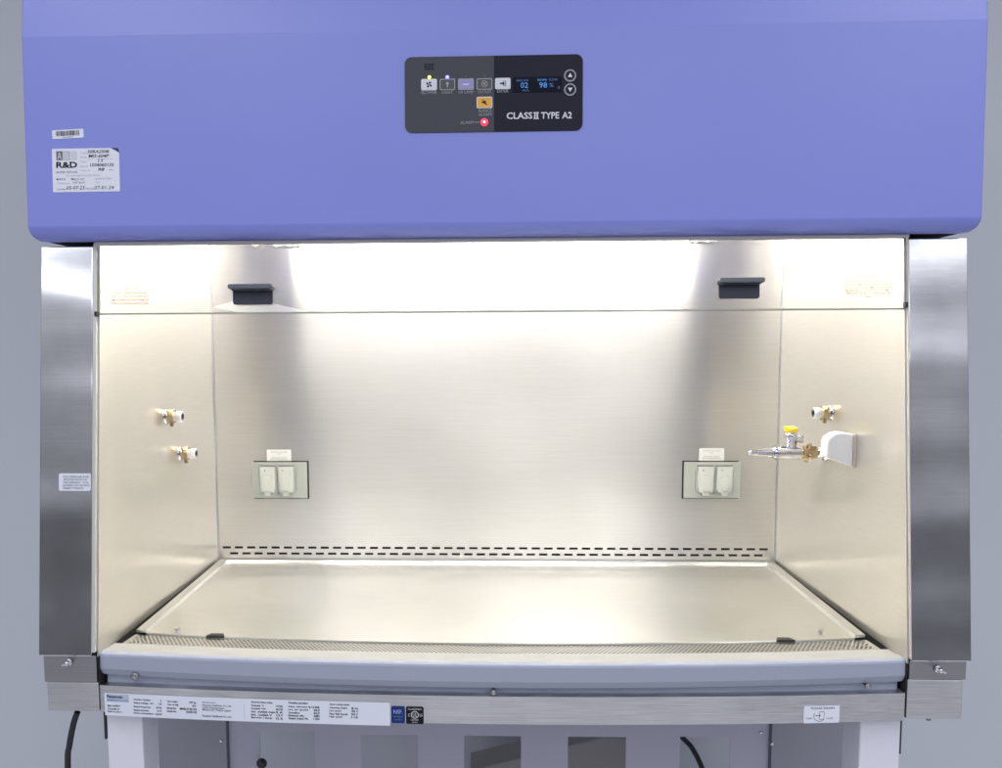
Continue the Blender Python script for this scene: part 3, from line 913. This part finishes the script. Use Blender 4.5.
# --- power outlets in the back wall
def outlet(u0, v0, u1, v1, lab, side):
    X0, X1, Y0, Y1 = boxpx(back_px, u0, v0, u1, v1)
    q = MB(back_xf)
    g = .0032
    q.box(X0 + (g if side < 0 else -g), X1 + (g if side < 0 else -g), Y0 - .002, Y1 + .0025, .0003, .0012, DARK)
    q.box(X0, X1, Y0, Y1, .0012, .0062, PLATE_G)
    pl = q.build('power_outlet', CAB, 'grey outlet plate with two flip lids at the %s of the back wall' % ('left' if side < 0 else 'right'), bevel=.0008)
    w = X1 - X0; h = Y1 - Y0
    cs = (.305, .635) if side < 0 else (.37, .70)
    for c in cs:
        x = X0 + w * c
        q = MB(back_xf)
        q.rrect(x - .0205, x + .0205, Y0 + h * .135, Y0 + h * .815, .007, .0062, .0068, S_DULL)         # shadow gap
        q.rrect(x - .0195, x + .0195, Y0 + h * .15, Y0 + h * .80, .006, .0062, .0095, PLATE_G)         # bezel
        q.box(x - .0165, x + .0165, Y0 + h * .885, Y0 + h * .925, .0062, .0125, S_DULL)                   # hinge
        t0, t1, m_ = Y0 + h * .18, Y0 + h * .885, Y0 + h * .62
        q.prism([(x - .0125, t0), (x + .0125, t0), (x + .0155, t0 + .008), (x + .0160, t1), (x - .0160, t1), (x - .0155, t0 + .008)], .0095, .0165, COVER_G)
        q.prism([(x - .0075, t0 + .005), (x + .0075, t0 + .005), (x + .0085, m_), (x - .0085, m_)], .0165, .0215, COVER_G)
        q.box(x - .0065, x + .0065, Y0 + h * .09, t0 + .002, .0095, .0175, COVER_G)
        q.disc(x - .006, Y0 + h * .79, .0013, .0164, .0168, BLACK_INK)
        q.build('outlet_lid', pl, bevel=.0012)
    q = MB(back_xf)
    q.disc(X0 + w * .475 if side < 0 else X0 + w * .535, Y0 + h * .13, .0022, .0062, .0072, S_DULL)
    q.build('plate_screw', pl)
    q = MB(back_xf)
    a0, a1, b0, b1 = boxpx(back_px, *lab)
    q.rrect(a0, a1, b0, b1, .002, .0006, .0010, PAPER_W)
    cxx = (a0 + a1) / 2
    for i, (s, ww) in enumerate((('MAXIMUM TOTAL LOAD', .036), ('5 A', .008), ('', 0), ('GROUND FAULT CIRCUIT', .034), ('PROTECTED RECEPTACLE', .040))):
        if s: q.text(s, cxx - ww / 2, cxx + ww / 2, b1 - .0066 - i * .0042, b1 - .0040 - i * .0042, .0012, SOFT_INK)
    q.build('outlet_label', CAB, 'small white load label above the %s outlet' % ('left' if side < 0 else 'right'))
outlet(252.8, 462, 307.6, 497.6, (267, 449.6, 291.2, 461.2), -1)
outlet(683.4, 461.8, 739.6, 497.6, (699, 448.2, 724, 460.6), 1)

# --- hose fittings through the side walls
def fitting(uv, s, name, label):
    p = on_plane(*uv, (1, 0, 0), s * HW)
    d = (-s, 0, 0)
    q = MB()
    q.lathe(p, d, [(0, .014), (.003, .014), (.0032, .010), (.006, .010)], CHROME, 18)
    e = [(.006, .0135), (.017, .0135)]
    q.lathe(p, d, e, BRASS, 6)
    for k in range(3):                                           # lugs of the wing nut
        a = .5 + k * 2 * PI / 3
        c = Vector(p) + Vector((-s * .0115, 0, 0))
        v = Vector((0, math.cos(a), math.sin(a)))
        q.lathe(c + v * .010, v, [(0, .0045), (.008, .0040), (.009, .002)], BRASS, 8)
    q.lathe(Vector(p) + Vector(d) * .017, d, [(0, .0085), (.004, .0085), (.0045, .0102), (.014, .0102), (.0152, .009)], WHITE_P, 18)
    q.lathe(Vector(p) + Vector(d) * .0325, d, [(0, .0045), (.0006, .0045)], BLACK_INK, 14)
    q.lathe(Vector(p) + Vector(d) * .032, d, [(0, .0085), (.0003, .0085)], CHROME, 14)
    return q.build(name, CAB, label)
fitting((165.5, 416.5), -1, 'hose_fitting', 'upper brass hose fitting on the left chamber wall')
fitting((180.0, 453.5), -1, 'hose_fitting', 'lower brass hose fitting on the left chamber wall')
fitting((831.0, 413.0), 1, 'hose_fitting', 'brass hose fitting high on the right chamber wall')

# --- gas valve on the right wall
p = on_plane(826, 452.5, (1, 0, 0), HW)
vy, vz = p.y, p.z
q = MB()
d = (-1, 0, 0)
P0 = Vector((HW, vy, vz))
q.lathe(P0, d, [(0, .015), (.004, .015), (.0042, .009), (.045, .009)], CHROME, 18)
valve = q.build('gas_valve', CAB, 'chrome gas valve with a yellow knob and tapered nozzle')
def xat(u):
    return on_plane(u, 452, (0, 1, 0), vy).x
q = MB()
xn0, xn1 = xat(800), xat(816)
q.lathe((xn1, vy, vz), d, [(0, .0125), (xn1 - xn0 - .004, .0125)], BRASS, 6)
for k in range(4):
    a = .4 + k * PI / 2
    v = Vector((0, math.cos(a), math.sin(a)))
    q.lathe(Vector(((xn0 + xn1) / 2, vy, vz)) + v * .010, v, [(0, .005), (.009, .0042), (.010, .002)], BRASS, 8)
q.build('wing_nut', valve)
q = MB()
x1 = xat(801); x2 = xat(773); x3 = xat(748)
q.lathe((x1, vy, vz), d, [(-.006, .009), (0, .0105), (.003, .0125), (x1 - x2 - .008, .0125), (x1 - x2 - .004, .0135), (x1 - x2, .0120)], CHROME, 20)
xk = xat(791)
q.lathe((xk, vy, vz + .006), (0, 0, 1), [(0, .0095), (.018, .0095), (.019, .012), (.030, .012), (.031, .010)], CHROME, 18)
q.lathe((xk + .004, vy - .002, vz + .026), (.9, -.35, 0), [(0, .007), (.016, .007), (.0165, .0055)], CHROME, 14)
q.build('valve_body', valve)
q = MB()
ln = x2 - x3
prf = [(0, .0088)]
t = .002
while t < ln - .004:
    rr_ = .0088 - .0052 * t / ln
    prf += [(t, rr_ + .0010), (t + .004, rr_ - .0004)]
    t += .0062
prf += [(ln, .0026)]
q.lathe((x2, vy, vz), d, prf, CHROME, 16)
q.build('nozzle', valve)
q = MB()
q.lathe((xk - .001, vy, vz + .037), (0, 0, 1), [(0, .009), (.002, .0120), (.008, .0125), (.0100, .0095), (.0105, .003)], YELLOW_P, 16)
q.box(xk - .014, xk + .006, vy - .004, vy + .004, vz + .0445, vz + .0485, YELLOW_P)
q.build('valve_knob', valve, bevel=.0006)
# white valve cover nearer the front on the same wall
pa = on_plane(853.5, 435.5, (1, 0, 0), HW - .004); pb = on_plane(853.5, 466.5, (1, 0, 0), HW - .004)
cy0 = (pa.y + pb.y) / 2
zt, zb2 = on_plane(853, 435, (0, 1, 0), cy0).z, on_plane(853, 467, (0, 1, 0), cy0).z
xi = on_plane(826.5, 455, (0, 1, 0), cy0).x
ztop = on_plane(835, 432.6, (0, 1, 0), cy0).z
zlow = on_plane(820.5, 458.5, (0, 1, 0), cy0).z
q = MB(lambda a, bb, c: (a, cy0 + c, bb))
out = [(HW - .004, zb2), (HW - .004, zt), (HW - .016, zt + .0035), (HW - .026, ztop), (xi + .014, ztop - .002), (xi + .004, ztop - .009), (xi + .001, ztop - .016), (xi - .0005, zlow + .002), (xi + .004, zlow)]
q.prism(out[::-1], 0, .030, WHITE_P)
vc = q.build('valve_cover', CAB, 'white plastic valve cover on the right chamber wall', bevel=.003, seg=3)
q = MB()
q.box(HW - .0042, HW - .0002, cy0 - .002, cy0 + .034, zb2 - .001, zt + .001, TAN)
q.build('cover_gasket', vc)

# ------------------------------------------------------------------ the stand
FZ = -.93
STAND = empty('cabinet_stand', (0, .28, FZ), 'white painted steel stand with two square legs carrying the cabinet', 'stand')
for s in (-1, 1):
    q = MB()
    x0, x1 = ((-.6115, -.5545) if s < 0 else (.5545, .6150))
    q.box(x0, x1, .022, .085, FZ + .012, -.0955, STAND_W)
    lg = q.build('leg', STAND, 'front %s leg' % ('left' if s < 0 else 'right'), bevel=.0025)
    q = MB()
    q.lathe(((x0 + x1) / 2, .052, FZ), (0, 0, 1), [(0, .022), (.008, .022), (.009, .008), (.014, .008)], BLACKP, 16)
    q.build('foot', lg)
    q = MB()
    xb = -.618 if s < 0 else .619
    z_ = -.15 if s < 0 else -.158
    q.box(xb - .0016, xb + .0016, .030, .060, z_, -.094, BLACKP)
    q.build('stop_plate', STAND)
    q = MB()
    a, c = sorted((s * .556, s * .612))
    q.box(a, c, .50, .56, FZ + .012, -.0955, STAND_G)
    q.build('leg', STAND, 'rear %s leg' % ('left' if s < 0 else 'right'), bevel=.0025)
    q = MB()
    a, c = sorted((s * .575, s * .605))
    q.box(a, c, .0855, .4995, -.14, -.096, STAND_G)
    q.build('side_rail', STAND)
# rear plate with five square openings
PY = .45
def plx(u, v=745): return on_plane(u, v, (0, 1, 0), PY).x
def plz(u, v): return on_plane(u, v, (0, 1, 0), PY).z
ops = [(260, 315, 731), (361, 418, 735), (464, 521, 736), (568, 626, 737), (680, 730, 737)]
zlo, zhi, zbt = -.56, -.098, -.60
q = MB()
x = plx(229.5)
xe = plx(768.5)
for u0, u1, vt in ops:
    a, c, zt_ = plx(u0), plx(u1), plz((u0 + u1) / 2, vt)
    q.box(x, a, PY, PY + .002, zlo, zhi, STAND_G)
    q.box(a, c, PY, PY + .002, zt_, zhi, STAND_G)
    x = c
q.box(x, xe, PY, PY + .002, zlo, zhi, STAND_G)
q.box(plx(229.5), xe, PY, PY + .002, zbt, zlo, STAND_G)
q.build('rear_plate', STAND, 'grey rear plate with five square openings', normals=True)
for u0, u1 in ((120, 228.2), (769.8, 880)):
    q = MB()
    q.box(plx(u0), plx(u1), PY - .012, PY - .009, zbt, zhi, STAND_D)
    q.build('end_plate', STAND, 'darker end plate beside the rear plate')
for uv in ((221, 741), (763, 735.5), (772, 744), (262, 763)):
    p = on_plane(*uv, (0, 1, 0), PY - .012)
    q = MB()
    q.lathe((p.x, PY - .0125 if uv[0] != 763 else PY - .001, p.z), (0, -1, 0), [(0, .004), (.002, .0035), (.0025, .001)] if uv[0] != 262 else [(0, .011), (.003, .011), (.004, .007), (.01, .007)], CHROME if uv[0] != 262 else BLACKP, 12)
    q.build('plate_screw', STAND)
# made-up box for the dark sloping area seen through the plate's openings
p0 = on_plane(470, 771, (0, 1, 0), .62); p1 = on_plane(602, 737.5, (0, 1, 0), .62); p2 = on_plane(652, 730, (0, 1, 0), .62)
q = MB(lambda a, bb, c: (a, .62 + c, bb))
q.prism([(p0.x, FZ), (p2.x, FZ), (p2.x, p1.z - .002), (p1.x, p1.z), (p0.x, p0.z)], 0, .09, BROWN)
cs = q.build('dark_box', None, bevel=.003)
cs['label'] = 'made-up dark box with a sloping top, seen through the openings of the rear plate'
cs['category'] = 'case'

# ------------------------------------------------------------------ power cords
y = .32
pts = [on_plane(77.5, 712, (0, 1, 0), y), on_plane(73.5, 724, (0, 1, 0), y), on_plane(69.5, 745, (0, 1, 0), y), on_plane(67.8, 770, (0, 1, 0), y)]
pts += [Vector((pts[-1].x - .003, y, -.6)), Vector((pts[-1].x + .03, y + .03, -.88)), Vector((pts[-1].x + .12, y + .08, FZ + .008)), Vector((pts[-1].x + .35, y + .16, FZ + .008))]
q = MB(); q.tube(pts, .0058, RUBBER)
c1 = q.build('power_cord', None)
c1['label'] = 'black cord hanging in front of the wall left of the stand'; c1['category'] = 'cord'
y = .60
pts = [on_plane(676, 726, (0, 1, 0), y), on_plane(682, 737, (0, 1, 0), y), on_plane(692, 748, (0, 1, 0), y), on_plane(702, 768, (0, 1, 0), y), on_plane(708, 790, (0, 1, 0), y)]
pts += [Vector((pts[-1].x + .02, y, -.75)), Vector((pts[-1].x + .08, y, FZ + .008)), Vector((pts[-1].x + .30, y - .05, FZ + .008))]
q = MB(); q.tube(pts, .0058, RUBBER)
c2 = q.build('power_cord', None)
c2['label'] = 'black cord curving down behind the rightmost opening of the rear plate'; c2['category'] = 'cord'
for c in (c1, c2): c['group'] = 'black cords behind the stand'

# ------------------------------------------------------------------ the setting
WY = .86
q = MB(); q.box(-4, 4, WY, WY + .1, FZ, 2.0, WALLM)
w = q.build('wall'); w['kind'] = 'structure'; w['label'] = 'plain grey blue wall behind the cabinet'; w['category'] = 'wall'
q = MB(); q.box(-4, 4, -3.6, WY - .001, FZ - .1, FZ, FLOORM)
w = q.build('floor'); w['kind'] = 'structure'; w['label'] = 'pale grey vinyl floor under the stand'; w['category'] = 'floor'

# ------------------------------------------------------------------ light: the room and its ceiling lamps
W = bpy.data.worlds.new('World'); SC.world = W; W.use_nodes = True
nt = W.node_tree
bg = nt.nodes['Background']
tc = nt.nodes.new('ShaderNodeTexCoord'); sp = nt.nodes.new('ShaderNodeSeparateXYZ'); cr = nt.nodes.new('ShaderNodeValToRGB')
mr = nt.nodes.new('ShaderNodeMapRange'); mr.inputs['From Min'].default_value = -1
nt.links.new(tc.outputs['Generated'], sp.inputs[0]); nt.links.new(sp.outputs['Z'], mr.inputs['Value']); nt.links.new(mr.outputs[0], cr.inputs[0]); nt.links.new(cr.outputs[0], bg.inputs['Color'])
def el(deg): return (math.sin(math.radians(deg)) + 1) / 2
stops = [(-90, .20), (-10, .07), (-3, .10), (0, .17), (5, .36), (9, .30), (12, .5), (15, .70), (20, .76), (40, .75), (90, .80)]
e = cr.color_ramp.elements
while len(e) > 1: e.remove(e[-1])
for i, (d_, v_) in enumerate(stops):
    x = e[0] if i == 0 else e.new(el(d_))
    x.position = el(d_)
    x.color = (v_ * .93, v_ * .95, v_ * 1.06, 1)
bg.inputs['Strength'].default_value = 1.0
def lamp_area(x, y, z, sx_, sy_, rot, rad):
    l = bpy.data.lights.new('ceiling_light', 'AREA')
    l.shape = 'RECTANGLE'; l.size = sx_; l.size_y = sy_; l.color = (.96, .98, 1)
    l.energy = rad * PI * sx_ * sy_
    o = bpy.data.objects.new('ceiling_light', l); COL.objects.link(o)
    o.location = (x, y, z); o.rotation_euler = (0, 0, math.radians(rot))
    return o
for x, y, wd, rad in ((-2.467, -3.678, .43, 9), (-1.517, -5.09, .43, 4.5), (1.18, -4.946, .43, 5.5), (.35, -2.3, .6, 6), (2.0, -2.9, .6, 6), (-.9, -1.2, .6, 5.5), (1.3, -1.0, .6, 5.0)):
    lamp_area(x, y, 1.75, 1.2, wd, -51, rad)

# ------------------------------------------------------------------ render settings
SC.render.engine = 'CYCLES'
cy = SC.cycles
cy.use_denoising = True
cy.max_bounces = 12; cy.diffuse_bounces = 5; cy.glossy_bounces = 9; cy.transmission_bounces = 8; cy.transparent_max_bounces = 12
cy.caustics_reflective = True
cy.sample_clamp_indirect = 40
cy.blur_glossy = 0
SC.view_settings.view_transform = 'Standard'
SC.view_settings.look = 'None'
SC.view_settings.exposure = 0
SC.view_settings.gamma = 1
SC.render.resolution_x, SC.render.resolution_y = 1024, 785
